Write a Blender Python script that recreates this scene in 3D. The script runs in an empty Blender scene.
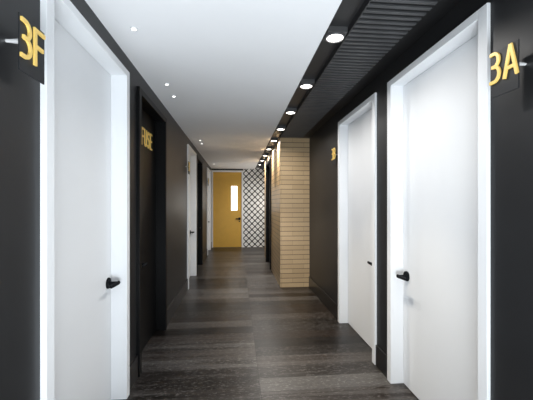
import bpy, bmesh, math, random
from mathutils import Vector, Matrix
random.seed(4)
S = bpy.context.scene
COL = S.collection
PI = math.pi

# ------------------------------------------------------------------ helpers
def box(bm, x0, x1, y0, y1, z0, z1):
    vs = [bm.verts.new((x, y, z)) for x in (x0, x1) for y in (y0, y1) for z in (z0, z1)]
    for f in ((0, 1, 3, 2), (4, 6, 7, 5), (0, 4, 5, 1), (2, 3, 7, 6), (0, 2, 6, 4), (1, 5, 7, 3)):
        bm.faces.new([vs[i] for i in f])

def boxes(*bs):
    bm = bmesh.new()
    for b in bs:
        box(bm, *b)
    bmesh.ops.recalc_face_normals(bm, faces=bm.faces)
    return bm

def tube(bm, p0, p1, r0, r1=None, n=24):
    """a solid tapered round bar from p0 to p1"""
    r1 = r0 if r1 is None else r1
    p0, p1 = Vector(p0), Vector(p1)
    ax = (p1 - p0).normalized()
    q = ax.to_track_quat('Z', 'Y')
    a, b = [], []
    for i in range(n):
        t = 2 * PI * i / n
        d = q @ Vector((math.cos(t), math.sin(t), 0))
        a.append(bm.verts.new(p0 + d * r0)); b.append(bm.verts.new(p1 + d * r1))
    for i in range(n):
        j = (i + 1) % n
        bm.faces.new((a[i], a[j], b[j], b[i]))
    bm.faces.new(a[::-1]); bm.faces.new(b)

def lathe(bm, prof, c, n=32, closed=True):
    """profile (r, z) turned around a vertical axis through c; r == 0 ends close it"""
    rings = []
    for r, z in prof:
        if r < 1e-6:
            rings.append([bm.verts.new((c[0], c[1], c[2] + z))])
        else:
            rings.append([bm.verts.new((c[0] + r * math.cos(2 * PI * i / n), c[1] + r * math.sin(2 * PI * i / n), c[2] + z)) for i in range(n)])
    for A, B in zip(rings[:-1], rings[1:]):
        for i in range(n):
            j = (i + 1) % n
            if len(A) == 1 and len(B) > 1: bm.faces.new((A[0], B[i], B[j]))
            elif len(B) == 1 and len(A) > 1: bm.faces.new((A[i], A[j], B[0]))
            elif len(A) > 1: bm.faces.new((A[i], A[j], B[j], B[i]))

def obj(name, bm, mat, parent=None, bevel=0.0, smooth=False):
    bmesh.ops.recalc_face_normals(bm, faces=bm.faces)
    me = bpy.data.meshes.new(name)
    bm.to_mesh(me); bm.free()
    if smooth:
        for p in me.polygons: p.use_smooth = True
        me.set_sharp_from_angle(angle=math.radians(40))
    o = bpy.data.objects.new(name, me)
    COL.objects.link(o)
    me.materials.append(mat)
    if parent:
        w = Vector(parent.location)
        if parent.parent: w += Vector(parent.parent.location)
        me.transform(Matrix.Translation(-w))        # mesh data relative to the thing it belongs to
        o.parent = parent
    if bevel:
        m = o.modifiers.new('bevel', 'BEVEL'); m.width = bevel; m.segments = 2; m.limit_method = 'ANGLE'
    return o

def thing(name, loc, label=None, cat=None, group=None, kind=None):
    o = bpy.data.objects.new(name, None)
    o.location = loc; o.empty_display_size = 0.1
    COL.objects.link(o)
    if label: o['label'] = label
    if cat: o['category'] = cat
    if group: o['group'] = group
    if kind: o['kind'] = kind
    return o

def struct(name, bm, mat, bevel=0.0):
    o = obj(name, bm, mat, None, bevel)
    o['kind'] = 'structure'
    return o

# ------------------------------------------------------------------ materials
class NT:
    def __init__(s, name):
        s.m = bpy.data.materials.new(name); s.m.use_nodes = True
        s.t = s.m.node_tree
        s.b = s.t.nodes['Principled BSDF']
    def n(s, typ, **kw):
        nd = s.t.nodes.new(typ)
        for k, v in kw.items(): setattr(nd, k, v)
        return nd
    def put(s, sock, v):
        if isinstance(v, bpy.types.NodeSocket): s.t.links.new(v, sock)
        else: sock.default_value = v
    def math(s, op, a, b=0.0, c=None):
        nd = s.n('ShaderNodeMath', operation=op)
        s.put(nd.inputs[0], a); s.put(nd.inputs[1], b)
        if c is not None: s.put(nd.inputs[2], c)
        return nd.outputs[0]
    def pos(s):
        tc = s.n('ShaderNodeTexCoord')
        sp = s.n('ShaderNodeSeparateXYZ'); s.t.links.new(tc.outputs['Object'], sp.inputs[0])
        return tc.outputs['Object'], sp.outputs[0], sp.outputs[1], sp.outputs[2]
    def comb(s, x, y, z=0.0):
        nd = s.n('ShaderNodeCombineXYZ')
        for i, v in enumerate((x, y, z)): s.put(nd.inputs[i], v)
        return nd.outputs[0]
    def noise(s, vec, scale=5.0, detail=3.0, rough=0.5):
        nd = s.n('ShaderNodeTexNoise')
        s.put(nd.inputs['Vector'], vec)
        nd.inputs['Scale'].default_value = scale; nd.inputs['Detail'].default_value = detail; nd.inputs['Roughness'].default_value = rough
        return nd.outputs['Fac']
    def ramp(s, fac, *stops):
        nd = s.n('ShaderNodeValToRGB'); s.put(nd.inputs[0], fac)
        e = nd.color_ramp.elements
        while len(e) < len(stops): e.new(0.5)
        for el, (p, c) in zip(e, stops):
            el.position = p; el.color = (*c, 1) if len(c) == 3 else c
        return nd.outputs[0]
    def mix(s, fac, a, b):
        nd = s.n('ShaderNodeMix', data_type='RGBA')
        s.put(nd.inputs[0], fac)
        s.put(nd.inputs[6], (*a, 1) if isinstance(a, tuple) else a)
        s.put(nd.inputs[7], (*b, 1) if isinstance(b, tuple) else b)
        return nd.outputs[2]
    def bump(s, h, strength=0.2, dist=0.002):
        nd = s.n('ShaderNodeBump'); nd.inputs['Strength'].default_value = strength; nd.inputs['Distance'].default_value = dist
        s.t.links.new(h, nd.inputs['Height']); s.t.links.new(nd.outputs[0], s.b.inputs['Normal'])

def paint(name, col, rough=0.5, spread=0.06, metallic=0.0, scale=6.0, spec=0.5):
    k = NT(name)
    p, x, y, z = k.pos()
    f = k.noise(p, scale, 4)
    a = tuple(c * (1 - spread) for c in col); b = tuple(min(1, c * (1 + spread)) for c in col)
    k.put(k.b.inputs['Base Color'], k.ramp(f, (0.3, a), (0.7, b)))
    k.b.inputs['Roughness'].default_value = rough
    k.b.inputs['Metallic'].default_value = metallic
    k.b.inputs['Specular IOR Level'].default_value = spec
    return k.m

def glow(name, col, strength):
    k = NT(name)
    p, x, y, z = k.pos()
    f = k.noise(p, 20, 1)
    k.put(k.b.inputs['Base Color'], (0.9, 0.9, 0.9, 1))
    k.put(k.b.inputs['Emission Color'], (*col, 1))
    k.put(k.b.inputs['Emission Strength'], k.math('MULTIPLY_ADD', f, strength * 0.1, strength * 0.95))
    return k.m

M_WALL = paint('charcoal_wall_paint', (0.0155, 0.0158, 0.017), 0.42, 0.08, scale=3, spec=0.38)
M_BLACK = paint('black_satin_paint', (0.004, 0.0041, 0.0045), 0.42, 0.1, spec=0.14)
M_SKIRT = paint('black_skirting_paint', (0.010, 0.010, 0.011), 0.3, 0.1)
M_WHITE = paint('white_satin_paint', (0.80, 0.815, 0.835), 0.5, 0.012, scale=2, spec=0.3)
M_CEIL = paint('white_ceiling_paint', (0.87, 0.88, 0.90), 0.8, 0.01, scale=2)
M_SLAT = paint('black_slat_stain', (0.055, 0.056, 0.059), 0.45, 0.15, scale=9)
M_VOID = paint('black_trough_paint', (0.007, 0.007, 0.0075), 0.5, 0.1, spec=0.3)
M_TROUGH = paint('dark_trough_paint', (0.022, 0.022, 0.023), 0.45, 0.1)
M_HOUS = paint('dark_grey_metal', (0.06, 0.06, 0.062), 0.4, 0.05)
M_RING = paint('grey_trim_ring_metal', (0.25, 0.25, 0.26), 0.35, 0.05, 0.6)
M_GOLD = paint('gold_letter_paint', (0.90, 0.62, 0.17), 0.35, 0.04, 0.05, 20)
M_PLATE = paint('charcoal_sign_plate', (0.018, 0.019, 0.021), 0.42, 0.05, spec=0.25)
M_CHROME = paint('polished_pin_metal', (0.90, 0.90, 0.90), 0.2, 0.02, 0.4)
M_HANDLE = paint('black_handle_metal', (0.009, 0.010, 0.012), 0.7, 0.1, 0.0, 30, 0.06)
M_YELLOW = paint('mustard_door_paint', (0.64, 0.37, 0.045), 0.4, 0.03)
M_LAMP = glow('lit_downlight_lens', (1.0, 0.95, 0.86), 12.0)
M_SPOTL = glow('lit_ceiling_spot', (1.0, 0.98, 0.95), 5.0)
M_PANE = glow('daylit_window_pane', (0.97, 1.0, 1.0), 2.6)

# wood-look floor: boards run across the corridor
k = NT('dark_wood_plank_floor')
p, x, y, z = k.pos()
BW, BL = 0.195, 1.35
row = k.math('FLOOR', k.math('DIVIDE', y, BW))
xs = k.math('DIVIDE', k.math('SUBTRACT', x, 0.185), BL)
cell = k.math('FLOOR', xs)
wn = k.n('ShaderNodeTexWhiteNoise', noise_dimensions='2D')
k.put(wn.inputs['Vector'], k.comb(row, cell))
rnd = wn.outputs['Value']
grain = k.noise(k.comb(k.math('MULTIPLY_ADD', rnd, 31.0, k.math('MULTIPLY', x, 1.3)), k.math('MULTIPLY', y, 38.0), rnd), 1.0, 6, 0.7)
band = k.noise(k.comb(k.math('MULTIPLY_ADD', rnd, 17.0, k.math('MULTIPLY', x, 0.5)), k.math('MULTIPLY', y, 11.0), 3.0), 1.0, 2, 0.5)
speck = k.noise(k.comb(k.math('MULTIPLY', x, 26.0), k.math('MULTIPLY', y, 75.0), rnd), 1.0, 4, 0.7)
tone = k.math('ADD', k.math('MULTIPLY', rnd, 0.40), k.math('ADD', k.math('MULTIPLY', grain, 0.75), k.math('MULTIPLY', band, 0.45)))
base = k.ramp(tone, (0.54, (0.0022, 0.0017, 0.0015)), (0.74, (0.0085, 0.0070, 0.0063)), (0.90, (0.023, 0.0205, 0.0195)), (1.0, (0.060, 0.058, 0.057)))
sp = k.math('MULTIPLY', k.math('GREATER_THAN', speck, 0.575), k.math('MULTIPLY_ADD', rnd, 0.65, 0.05))
base = k.mix(sp, base, (0.15, 0.145, 0.142))
tint = k.math('FRACT', k.math('MULTIPLY', rnd, 7.31))
base = k.mix(k.math('MULTIPLY', k.math('GREATER_THAN', tint, 0.5), 0.35), base, (0.016, 0.0095, 0.0065))
ey = k.math('ABSOLUTE', k.math('SUBTRACT', k.math('FRACT', k.math('DIVIDE', y, BW)), 0.5))
ex = k.math('ABSOLUTE', k.math('SUBTRACT', k.math('FRACT', xs), 0.5))
seam = k.math('MAXIMUM', k.math('GREATER_THAN', ey, 0.492), k.math('GREATER_THAN', ex, 0.4984))
k.put(k.b.inputs['Base Color'], k.mix(k.math('MULTIPLY', seam, 0.85), base, (0.004, 0.004, 0.004)))
k.put(k.b.inputs['Roughness'], k.math('MULTIPLY_ADD', grain, 0.30, 0.20))
k.b.inputs['Specular IOR Level'].default_value = 0.26
k.bump(k.math('SUBTRACT', k.math('MULTIPLY', grain, 0.5), seam), 0.25, 0.002)
M_FLOOR = k.m

# tan slim brick
k = NT('tan_glazed_brick')
p, x, y, z = k.pos()
RH, RL = 0.083, 0.40
rz = k.math('DIVIDE', z, RH)
rw = k.math('FLOOR', rz)
sh = k.math('MULTIPLY', k.math('FRACT', k.math('MULTIPLY', rw, 0.5)), RL)
al = k.math('DIVIDE', k.math('ADD', k.math('ADD', x, y), sh), RL)
hj = k.math('GREATER_THAN', k.math('ABSOLUTE', k.math('SUBTRACT', k.math('FRACT', rz), 0.5)), 0.435)
vj = k.math('GREATER_THAN', k.math('ABSOLUTE', k.math('SUBTRACT', k.math('FRACT', al), 0.5)), 0.490)
wn = k.n('ShaderNodeTexWhiteNoise', noise_dimensions='2D')
k.put(wn.inputs['Vector'], k.comb(rw, k.math('FLOOR', al)))
nz = k.noise(p, 30, 4)
c = k.mix(wn.outputs['Value'], (0.60, 0.44, 0.255), (0.50, 0.355, 0.20))
c = k.mix(k.math('MULTIPLY', nz, 0.4), c, (0.44, 0.31, 0.17))
c = k.mix(k.math('MULTIPLY', vj, 0.3), c, (0.15, 0.09, 0.05))
c = k.mix(k.math('MULTIPLY', hj, 0.9), c, (0.13, 0.08, 0.045))
k.put(k.b.inputs['Base Color'], c)
k.b.inputs['Roughness'].default_value = 0.33
k.bump(k.math('SUBTRACT', 1.0, k.math('MAXIMUM', hj, vj)), 0.3, 0.003)
M_BRICK = k.m

# black and white lattice cement tile
k = NT('lattice_cement_tile')
p, x, y, z = k.pos()
PT = 0.20
fu = k.math('ABSOLUTE', k.math('SUBTRACT', k.math('FRACT', k.math('DIVIDE', x, PT)), 0.5))
fv = k.math('ABSOLUTE', k.math('SUBTRACT', k.math('FRACT', k.math('DIVIDE', z, PT)), 0.5))
l1 = k.math('ADD', fu, fv)                                   # 0 at a cell centre, 0.5 on the lattice line
dl = k.math('ABSOLUTE', k.math('SUBTRACT', l1, 0.5))
line = k.math('LESS_THAN', dl, 0.115)
# clipped diamonds: round bites where lattice lines cross
ru = k.math('SUBTRACT', 0.5, fu)
c1 = k.math('SQRT', k.math('ADD', k.math('MULTIPLY', ru, ru), k.math('MULTIPLY', fv, fv)))
rv = k.math('SUBTRACT', 0.5, fv)
c2 = k.math('SQRT', k.math('ADD', k.math('MULTIPLY', fu, fu), k.math('MULTIPLY', rv, rv)))
knot = k.math('LESS_THAN', k.math('MINIMUM', c1, c2), 0.17)
dot1 = k.math('LESS_THAN', k.math('SQRT', k.math('ADD', k.math('MULTIPLY', fu, fu), k.math('MULTIPLY', fv, fv))), 0.065)
dot2 = k.math('LESS_THAN', k.math('SQRT', k.math('ADD', k.math('MULTIPLY', ru, ru), k.math('MULTIPLY', rv, rv))), 0.065)
nz = k.noise(p, 12, 3)
wh = k.ramp(nz, (0.3, (0.82, 0.82, 0.81)), (0.7, (0.90, 0.90, 0.89)))
c = k.mix(k.math('MAXIMUM', dot1, dot2), wh, (0.36, 0.36, 0.36))
c = k.mix(k.math('MAXIMUM', line, knot), c, (0.008, 0.008, 0.009))
k.put(k.b.inputs['Base Color'], c)
k.b.inputs['Roughness'].default_value = 0.35
M_TILE = k.m

# ------------------------------------------------------------------ dimensions (metres; corridor runs along +Y)
XL, XR = -0.865, 1.285          # wall faces
YB, YE = -2.4, 10.875           # open near end, end wall
ZC = 2.655                      # ceiling
XT0, XT1 = 0.596, 0.76          # downlight trough
YK0, YK1 = 5.62, 8.92           # brick wall
TH = 0.22                       # wall thickness
Z_IN, Z_OUT = 2.472, 2.522      # door opening / frame top
BASE = 0.19

#           side, outer y0, y1, post, opening top, frame top, frame proud of wall
DOORS = [('L', 1.496, 2.597, 0.065, Z_IN, Z_OUT, 0.026),
         ('L', 2.846, 3.930, 0.065, 2.453, 2.508, 0.028),
         ('L', 5.650, 6.750, 0.065, Z_IN, Z_OUT, 0.026),
         ('L', 6.840, 7.924, 0.065, 2.453, 2.508, 0.028),
         ('L', 9.265, 10.37, 0.065, Z_IN, Z_OUT, 0.026),
         ('R', 1.520, 2.613, 0.065, Z_IN, Z_OUT, 0.018),
         ('R', 2.855, 3.950, 0.065, Z_IN, Z_OUT, 0.018)]

def wall_with_openings(x0, x1, y0, y1, ops, ztop):
    bs = []; y = y0
    for a, b, zt in sorted(ops):
        bs.append((x0, x1, y, a, 0, ztop)); bs.append((x0, x1, a, b, zt, ztop)); y = b
    bs.append((x0, x1, y, y1, 0, ztop))
    return boxes(*bs)

EPS = 0.0006
ZW = ZC + 0.12
struct('floor', boxes((XL - TH, XR + TH, YB, YE + 0.2, -0.10, 0.0)), M_FLOOR)
struct('wall_left', wall_with_openings(XL - TH, XL, YB, YE, [(d[1] - EPS, d[2] + EPS, d[5] + EPS) for d in DOORS if d[0] == 'L'], ZW), M_WALL)
struct('wall_right', wall_with_openings(XR, XR + TH, YB, YE, [(d[1] - EPS, d[2] + EPS, d[5] + EPS) for d in DOORS if d[0] == 'R'], ZW), M_WALL)
struct('ceiling', boxes((XL, XT0, YB, YE, ZC, ZC + 0.10)), M_CEIL)
struct('ceiling_trough', boxes((XT0, XT1, YB, YE, ZC + 0.040, ZC + 0.10), (XT1 - 0.008, XT1, YB, YK0, ZC - 0.004, ZC + 0.040)), M_TROUGH)
# slatted soffit beside the trough
struct('ceiling_backing', boxes((XT1, XR, YB, YK0, ZC + 0.009, ZC + 0.10)), M_VOID)
sl = []
yy = YB + 0.02
while yy < YK0 - 0.03:
    sl.append((XT1, 1.15, yy, yy + 0.026, ZC, ZC + 0.009)); yy += 0.055
struct('ceiling_slats', boxes(*sl), M_SLAT)
struct('ceiling_recess', boxes((XT1, XR, YK1, YE, ZC, ZC + 0.10)), M_VOID)

# end wall: plain part around the yellow door, tiled part beside it
DX0, DX1, DZI, DZO = -0.865, 0.205, 2.545, 2.60
struct('wall_end', boxes((XL, DX1 + EPS, YE, YE + 0.2, DZO + EPS, ZW)), M_WALL)
struct('wall_tiled', boxes((DX1 + EPS, XR, YE, YE + 0.2, 0, ZW)), M_TILE)

# brick block with a black door set in it
BD0, BD1, BDZ = 7.16, 8.20, 2.50
struct('wall_brick', boxes((XT1, XR, YK0, BD0, 0, ZW), (XT1, XR, BD1, YK1, 0, ZW), (XT1, XR, BD0, BD1, BDZ, ZW), (XT1 + 0.3, XR, BD0, BD1, 0, BDZ)), M_BRICK)

# skirting
def skirt(name, side, runs):
    bs = []
    for a, b in runs:
        if side == 'L': bs.append((XL, XL + 0.016, a, b, 0, BASE))
        else: bs.append((XR - 0.012, XR, a, b, 0, BASE))
    struct(name, boxes(*bs), M_SKIRT, 0.002)
skirt('baseboard_left', 'L', [(YB, 1.495), (2.598, 2.845), (3.931, 5.649), (6.751, 6.839), (7.925, 9.264), (10.371, YE)])
skirt('baseboard_right', 'R', [(YB, 1.519), (2.614, 2.854), (3.951, YK0)])

# ------------------------------------------------------------------ doors
door_n = [0]
def make_handle(root, xp, s, ys, dirn, z=0.905, mat=M_HANDLE):
    """lever handle on a door whose leaf face is x = xp; s = +1 when the corridor lies at +x; lever points along dirn in y"""
    bm = bmesh.new()
    tube(bm, (xp, ys, z), (xp + s * 0.011, ys, z), 0.041, 0.039, 28)
    tube(bm, (xp + s * 0.010, ys, z), (xp + s * 0.072, ys, z), 0.013, 0.012, 20)
    h = obj('door_handle', bm, mat, root, 0, True)
    bm = bmesh.new()
    n = 8; prev = None
    for i in range(n + 1):
        t = i / n
        y = ys + dirn * (-0.014 + 0.130 * t)
        hz = 0.015 - 0.003 * t; hx = 0.012 - 0.002 * t
        cx = xp + s * (0.072 - 0.006 * t * t)
        ring = [bm.verts.new((cx + hx * math.cos(a) * (1.0 if abs(math.cos(a)) > .5 else 1), y, z + hz * math.sin(a))) for a in [2 * PI * q / 12 for q in range(12)]]
        if prev:
            for q in range(12):
                bm.faces.new((prev[q], prev[(q + 1) % 12], ring[(q + 1) % 12], ring[q]))
        else: bm.faces.new(ring)
        prev = ring
    bm.faces.new(prev[::-1])
    obj('lever', bm, mat, h, 0, True)
    return h

def make_door(side, y0, y1, post, zi, zo, proud, leaf_mat, frame_mat, latch):
    door_n[0] += 1
    s = 1 if side == 'L' else -1
    xw = XL if side == 'L' else XR
    xf = xw + s * proud                      # frame front
    xp = xw - s * 0.090                      # leaf face
    xb = xw - s * (TH - 0.01)                # frame back
    root = thing('door_%d' % door_n[0], ((xf + xp) / 2, (y0 + y1) / 2, 0), kind='structure')
    a, b = min(xf, xb), max(xf, xb)
    obj('door_frame', boxes((a, b, y0, y0 + post, 0, zo), (a, b, y1 - post, y1, 0, zo), (a, b, y0 + post, y1 - post, zi, zo)), frame_mat, root, 0.003)
    l0, l1 = sorted((xp, xp - s * 0.045))
    obj('door_leaf', boxes((l0, l1, y0 + post + 0.002, y1 - post - 0.002, 0.006, zi - 0.002)), leaf_mat, root, 0.0015)
    ys = y1 - post - 0.06 if latch == 'far' else (y0 + post + 0.07 if latch == 'near' else latch)
    make_handle(root, xp, s, ys, -1 if latch != 'near' else 1)
    return root

spec = [(M_WHITE, M_WHITE, 'far'), (M_BLACK, M_BLACK, 3.20), (M_WHITE, M_WHITE, 'far'), (M_BLACK, M_BLACK, 'far'),
        (M_WHITE, M_WHITE, 'far'), (M_WHITE, M_WHITE, 'far'), (M_WHITE, M_WHITE, 'near')]
for d, (lm, fm, la) in zip(DOORS, spec):
    make_door(*d, lm, fm, la)

# black door in the brick block
door_n[0] += 1
root = thing('door_%d' % door_n[0], (XT1, (BD0 + BD1) / 2, 0), kind='structure')
obj('door_frame', boxes((XT1 - 0.03, XT1 + 0.2, BD0 + EPS, BD0 + 0.08, 0, BDZ - EPS), (XT1 - 0.03, XT1 + 0.2, BD1 - 0.08, BD1 - EPS, 0, BDZ - EPS),
    (XT1 - 0.03, XT1 + 0.2, BD0 + 0.08, BD1 - 0.08, BDZ - 0.07, BDZ - EPS)), M_BLACK, root, 0.003)
obj('door_leaf', boxes((XT1 + 0.06, XT1 + 0.105, BD0 + 0.082, BD1 - 0.082, 0.006, BDZ - 0.072)), M_BLACK, root, 0.0015)
make_handle(root, XT1 + 0.06, -1, BD1 - 0.15, -1)

# mustard door in the end wall
door_n[0] += 1
root = thing('door_%d' % door_n[0], ((DX0 + DX1) / 2, YE, 0), kind='structure')
YF = YE - 0.02
obj('door_frame', boxes((DX0 + EPS, DX0 + 0.055, YF, YE + 0.19, 0, DZO), (DX1 - 0.055, DX1, YF, YE + 0.19, 0, DZO), (DX0 + 0.055, DX1 - 0.055, YF, YE + 0.19, DZI, DZO)), M_WHITE, root, 0.003)
lx0, lx1, yl = DX0 + 0.057, DX1 - 0.057, YE + 0.03
wx0, wx1, wz0, wz1 = -0.203, 0.003, 1.245, 2.075
obj('door_leaf', boxes((lx0, wx0, yl, yl + 0.045, 0.006, DZI - 0.002), (wx1, lx1, yl, yl + 0.045, 0.006, DZI - 0.002),
    (wx0, wx1, yl, yl + 0.045, 0.006, wz0), (wx0, wx1, yl, yl + 0.045, wz1, DZI - 0.002)), M_YELLOW, root)
o = obj('glass_pane', boxes((wx0 + EPS, wx1 - EPS, yl + 0.015, yl + 0.025, wz0 + EPS, wz1 - EPS)), M_PANE, root)
o['label'] = 'bright narrow daylit glass pane'
bm = bmesh.new()
hx, hz = 0.075, 0.965
tube(bm, (hx, yl, hz), (hx, yl - 0.011, hz), 0.046, 0.043, 28)
tube(bm, (hx, yl - 0.010, hz), (hx, yl - 0.06, hz), 0.012, 0.011, 20)
h = obj('door_handle', bm, M_HANDLE, root, 0, True)
bm = bmesh.new(); tube(bm, (hx + 0.014, yl - 0.058, hz), (hx - 0.125, yl - 0.054, hz), 0.019, 0.015, 14)
obj('lever', bm, M_HANDLE, h, 0, True)
bm = bmesh.new(); tube(bm, (hx, yl, hz - 0.09), (hx, yl - 0.008, hz - 0.09), 0.022, 0.021, 20)
obj('lock_cylinder', bm, M_HANDLE, root, 0, True)

# ------------------------------------------------------------------ raised characters
def arc(cx, cy, rx, ry, a0, a1, n=14):
    return [(cx + rx * math.cos(math.radians(a0 + (a1 - a0) * i / n)), cy + ry * math.sin(math.radians(a0 + (a1 - a0) * i / n))) for i in range(n + 1)]
W = 0.050                                       # half stroke, in units of the letter height
GL = {
 '3': [[(0.02, 1 - W)] + arc(0.19, 0.735, 0.225, 0.265 - W, 90, -90) + [(0.10, 0.535 + W * 0.0)],
       [(0.10, 0.535)] + arc(0.19, 0.535 / 2 + W / 2, 0.255, 0.535 / 2 - W / 2, 90, -90) + [(0.0, W)]],
 'F': [[(W, 0), (W, 1)], [(W, 1 - W), (0.47, 1 - W)], [(W, 0.52), (0.40, 0.52)]],
 'E': [[(W, 0), (W, 1)], [(W, 1 - W), (0.46, 1 - W)], [(W, 0.52), (0.41, 0.52)], [(W, W), (0.46, W)]],
 'A': [[(0.045, 0), (0.26, 1 - W * .5)], [(0.26, 1 - W * .5), (0.475, 0)], [(0.12, 0.29), (0.40, 0.29)]],
 'B': [[(W, 0), (W, 1)], [(W, 1 - W)] + arc(0.21, 0.745, 0.21, 0.255 - W, 90, -90) + [(W, 0.555)],
       [(W, 0.535)] + arc(0.22, 0.30, 0.24, 0.235, 90, -90) + [(W, W)]],
 'D': [[(W, 0), (W, 1)], [(W, 1 - W)] + arc(0.17, 0.5, 0.29, 0.5 - W, 90, -90, 20) + [(W, W)]],
 'U': [[(W, 1)] + arc(0.24, 0.22, 0.24 - W, 0.22 - W, 180, 360, 16) + [(0.48 - W, 1)]],
 'S': [arc(0.23, 0.745, 0.20 - 0.02, 0.255 - W, 25, 180, 12) + arc(0.23, 0.745, 0.18, 0.2, 200, 262, 6) + arc(0.23, 0.29, 0.19, 0.23, 82, 20, 6) + arc(0.23, 0.28, 0.19, 0.28 - W, 0, -155, 14)],
}
def glyph(ch, h, depth, plane, u0, v0, sx=1.0):
    """solid raised character; plane(u, v, w) maps reading direction, height, and distance off the wall to a point"""
    bm = bmesh.new()
    for pi, pl in enumerate(GL[ch]):
        pts = [Vector((p[0] * sx, p[1])) for p in pl]
        clean = [pts[0]]
        for q in pts[1:]:
            if (q - clean[-1]).length > 1e-4: clean.append(q)
        pts = clean
        L, R = [], []
        for i, q in enumerate(pts):
            d0 = (pts[i] - pts[i - 1]).normalized() if i else None
            d1 = (pts[i + 1] - pts[i]).normalized() if i < len(pts) - 1 else None
            d0 = d0 or d1; d1 = d1 or d0
            n0 = Vector((-d0.y, d0.x)); n1 = Vector((-d1.y, d1.x))
            m = (n0 + n1).normalized()
            k_ = W / max(0.5, m.dot(n0))
            L.append(q + m * k_); R.append(q - m * k_)
        dz = depth - 0.0002 * pi
        def P(q, w): return bm.verts.new(plane(u0 + q.x * h, v0 + q.y * h, w))
        A = [P(q, 0) for q in L]; B = [P(q, 0) for q in R]; C = [P(q, dz) for q in L]; D = [P(q, dz) for q in R]
        for i in range(len(pts) - 1):
            bm.faces.new((C[i], D[i], D[i + 1], C[i + 1])); bm.faces.new((A[i], A[i + 1], B[i + 1], B[i]))
            bm.faces.new((A[i], C[i], C[i + 1], A[i + 1])); bm.faces.new((B[i], B[i + 1], D[i + 1], D[i]))
        bm.faces.new((A[0], B[0], D[0], C[0])); bm.faces.new((A[-1], C[-1], D[-1], B[-1]))
    return bm

def make_sign(side, yc, text, label, off=0.075):
    """square plate on a pin, standing 75 mm off the wall; characters on its face"""
    s = 1 if side == 'L' else -1
    xw = XL if side == 'L' else XR
    zb, zt, w = (1.987, 2.197, 0.152) if side == 'L' else (1.998, 2.209, 0.152)
    zc = (zb + zt) / 2
    r = thing('door_sign', (xw, yc, zc), label, 'sign', 'number signs beside the white doors')
    x1 = xw + s * off; x0 = x1 - s * 0.006
    bm = bmesh.new(); tube(bm, (xw, yc - 0.033, zc + 0.018), (x0, yc - 0.033, zc + 0.018), 0.006, 0.012, 20)
    obj('standoff_pin', bm, M_CHROME, r, 0, True)
    obj('sign_plate', boxes((min(x0, x1), max(x0, x1), yc - w / 2, yc + w / 2, zb, zt)), M_PLATE, r, 0.001)
    h = 0.147
    def plane(u, v, d): return (x1 + s * d, yc + s * (u - w / 2), zb + v)
    u = 0.000
    v0 = 0.050 if side == 'L' else 0.064
    for ch in text:
        sx = {'3': 0.84, 'A': 1.06}.get(ch, 1.0)
        obj('numeral' if ch.isdigit() else 'letter', glyph(ch, h, 0.008, plane, u, v0, sx), M_GOLD, r)
        u += h * 0.455 * sx + 0.020
    return r

make_sign('L', 1.320, '3F', 'charcoal sign plate reading 3F beside the nearest white door on the left wall')
make_sign('R', 1.354, '3A', 'charcoal sign plate reading 3A beside the nearest white door on the right wall')
make_sign('R', 4.045, '3B', 'gold numbered sign seen nearly edge-on beyond the second white door on the right', 0.04)
make_sign('L', 5.500, '3E', 'gold numbered sign seen edge-on before the second white door on the left wall', 0.055)
make_sign('L', 9.120, '3D', 'tiny edge-on sign before the last white door, close to the mustard door', 0.055)

# FUSE on the black door
xl = XL - 0.090
r = thing('raised_lettering', (xl, 3.49, 2.09), 'raised gold letters reading FUSE on the near black door', 'lettering')
def plane(u, v, d): return (xl + d, 3.285 + u, 2.085 + v)
u = 0.0
for ch in 'FUSE':
    obj('letter', glyph(ch, 0.178, 0.010, plane, u, 0.0), M_GOLD, r)
    u += 0.178 * 0.60

# ------------------------------------------------------------------ ceiling lights
XD = 0.678
NTH = ['nearest downlight', 'second downlight from the camera', 'third downlight from the camera', 'fourth downlight from the camera', 'fifth downlight from the camera',
       'fourth downlight from the tiled wall', 'third downlight from the tiled wall', 'second downlight from the tiled wall', 'last downlight before the tiled wall']
def lamp(name, typ, loc, energy, col, **kw):
    l = bpy.data.lights.new(name, typ); l.energy = energy; l.color = col
    o = bpy.data.objects.new(name, l); o.location = loc; COL.objects.link(o)
    for a, v in kw.items(): setattr(l, a, v)
    return o

LW = dict(upa=102.0, upc=54.0, disc=9.6, discb=3.6, beam=130.0, sky=0.3, alcove=30.0)
first = None
for i in range(9):
    y = 2.176 + 0.929 * i
    lab = 'lit round %s in the black ceiling trough' % NTH[i]
    if first is None:
        r = thing('downlight', (XD, y, ZC), lab, 'ceiling light', 'downlights in the black ceiling trough')
        obj('housing', boxes((XD - 0.068, XD + 0.068, y - 0.068, y + 0.068, ZC + 0.002, ZC + 0.040)), M_HOUS, r, 0.001)
        bm = bmesh.new()
        lathe(bm, [(0.054, 0.002), (0.063, 0.002), (0.066, -0.004), (0.064, -0.010), (0.057, -0.011), (0.054, -0.004), (0.054, 0.002)], (XD, y, ZC), 40)
        obj('trim_ring', bm, M_RING, r, 0, True)
        bm = bmesh.new(); lathe(bm, [(0, -0.006), (0.040, -0.0055), (0.0535, -0.003), (0.0535, 0.0015), (0, 0.0015)], (XD, y, ZC), 40)
        obj('lamp_lens', bm, M_LAMP, r, 0, True)
        first = r
    else:
        r = first.copy(); COL.objects.link(r); r.location = (XD, y, ZC); r['label'] = lab
        for c in list(first.children):
            cc = c.copy(); COL.objects.link(cc); cc.parent = r
    so = lamp('downlight_beam', 'SPOT', (XD, y, ZC - 0.016), LW['beam'], (1.0, 0.86, 0.66), spot_size=math.radians(64), spot_blend=0.8, shadow_soft_size=0.045)
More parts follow.
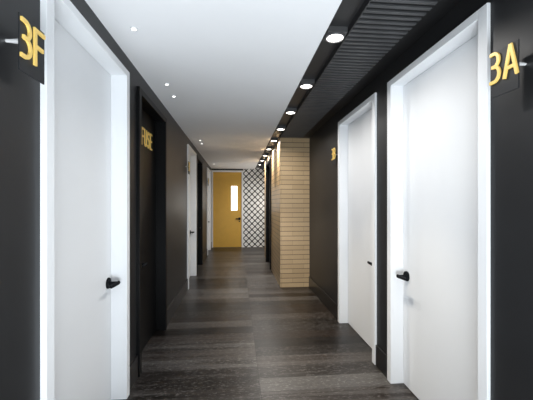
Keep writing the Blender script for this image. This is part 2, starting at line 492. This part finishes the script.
for i in range(-3, 9):
    lamp('downlight_glow', 'AREA', (XD, 2.176 + 0.929 * i, ZC - 0.014), LW['disc' if i >= 0 else 'discb'], (1.0, 0.97, 0.93), shape='DISK', size=0.10, spread=math.radians(152))

SP = [(2.187, 'small white ceiling spot on its own, nearest the camera'),
      (3.179, 'small white ceiling spot, nearer one of the near pair'),
      (3.529, 'small white ceiling spot, farther one of the near pair'),
      (5.967, 'small white ceiling spot, nearer one of the far pair'),
      (6.282, 'small white ceiling spot, farther one of the far pair'),
      (9.512, 'small white ceiling spot on its own, close to the mustard door')]
first_s = None
for y, lab in SP:
    if first_s is None:
        r = thing('ceiling_spot', (-0.68, y, ZC), lab, 'ceiling light', 'small ceiling spots along the left')
        bm = bmesh.new(); lathe(bm, [(0.016, 0), (0.024, 0), (0.023, -0.006), (0.016, -0.008), (0.016, 0)], (-0.68, y, ZC), 28)
        obj('trim_ring', bm, M_WHITE, r, 0, True)
        bm = bmesh.new(); lathe(bm, [(0, -0.010), (0.010, -0.009), (0.0158, -0.005), (0.0158, 0), (0, 0)], (-0.68, y, ZC), 28)
        obj('lamp_lens', bm, M_SPOTL, r, 0, True)
        first_s = r
    else:
        r = first_s.copy(); COL.objects.link(r); r.location = (-0.68, y, ZC); r['label'] = lab
        for c in list(first_s.children):
            cc = c.copy(); COL.objects.link(cc); cc.parent = r

# ------------------------------------------------------------------ added fill lights and world sky
for q, y, z, t in (('upa', -0.9, 0.25, 150), ('upc', -0.2, 0.25, 175)):
    u = lamp('upward_fill', 'AREA', (0.2, y, z), LW[q], (0.88, 0.95, 1.0), shape='RECTANGLE', size=1.6, size_y=1.0)  # unseen area fill low behind the camera, added to stand in for daylight
    u.rotation_euler = (math.radians(t), 0, 0)
lamp('alcove_fill', 'POINT', (1.12, 9.75, 1.45), LW['alcove'], (1.0, 0.94, 0.85), shadow_soft_size=0.12)  # unseen point fill, added in the recess to brighten the far end
w = bpy.data.worlds.new('world'); S.world = w; w.use_nodes = True
w.node_tree.nodes['Background'].inputs[0].default_value = (0.85, 0.93, 1.0, 1)
w.node_tree.nodes['Background'].inputs[1].default_value = LW['sky']

# ------------------------------------------------------------------ camera
cd = bpy.data.cameras.new('camera'); cam = bpy.data.objects.new('camera', cd); COL.objects.link(cam)
F = 320.0
cd.sensor_width = 36.0; cd.lens = 36.0 * F / 533.0
cam.location = (0, 0, 1.5)
cam.rotation_euler = (math.radians(90), 0, -math.atan(29.3 / F))
cd.shift_y = 3.0 / 533.0
cd.clip_start = 0.02
S.camera = cam
S.view_settings.view_transform = 'Standard'; S.view_settings.look = 'None'
S.view_settings.exposure = 0.0; S.view_settings.gamma = 1.0
S.view_settings.use_curve_mapping = False
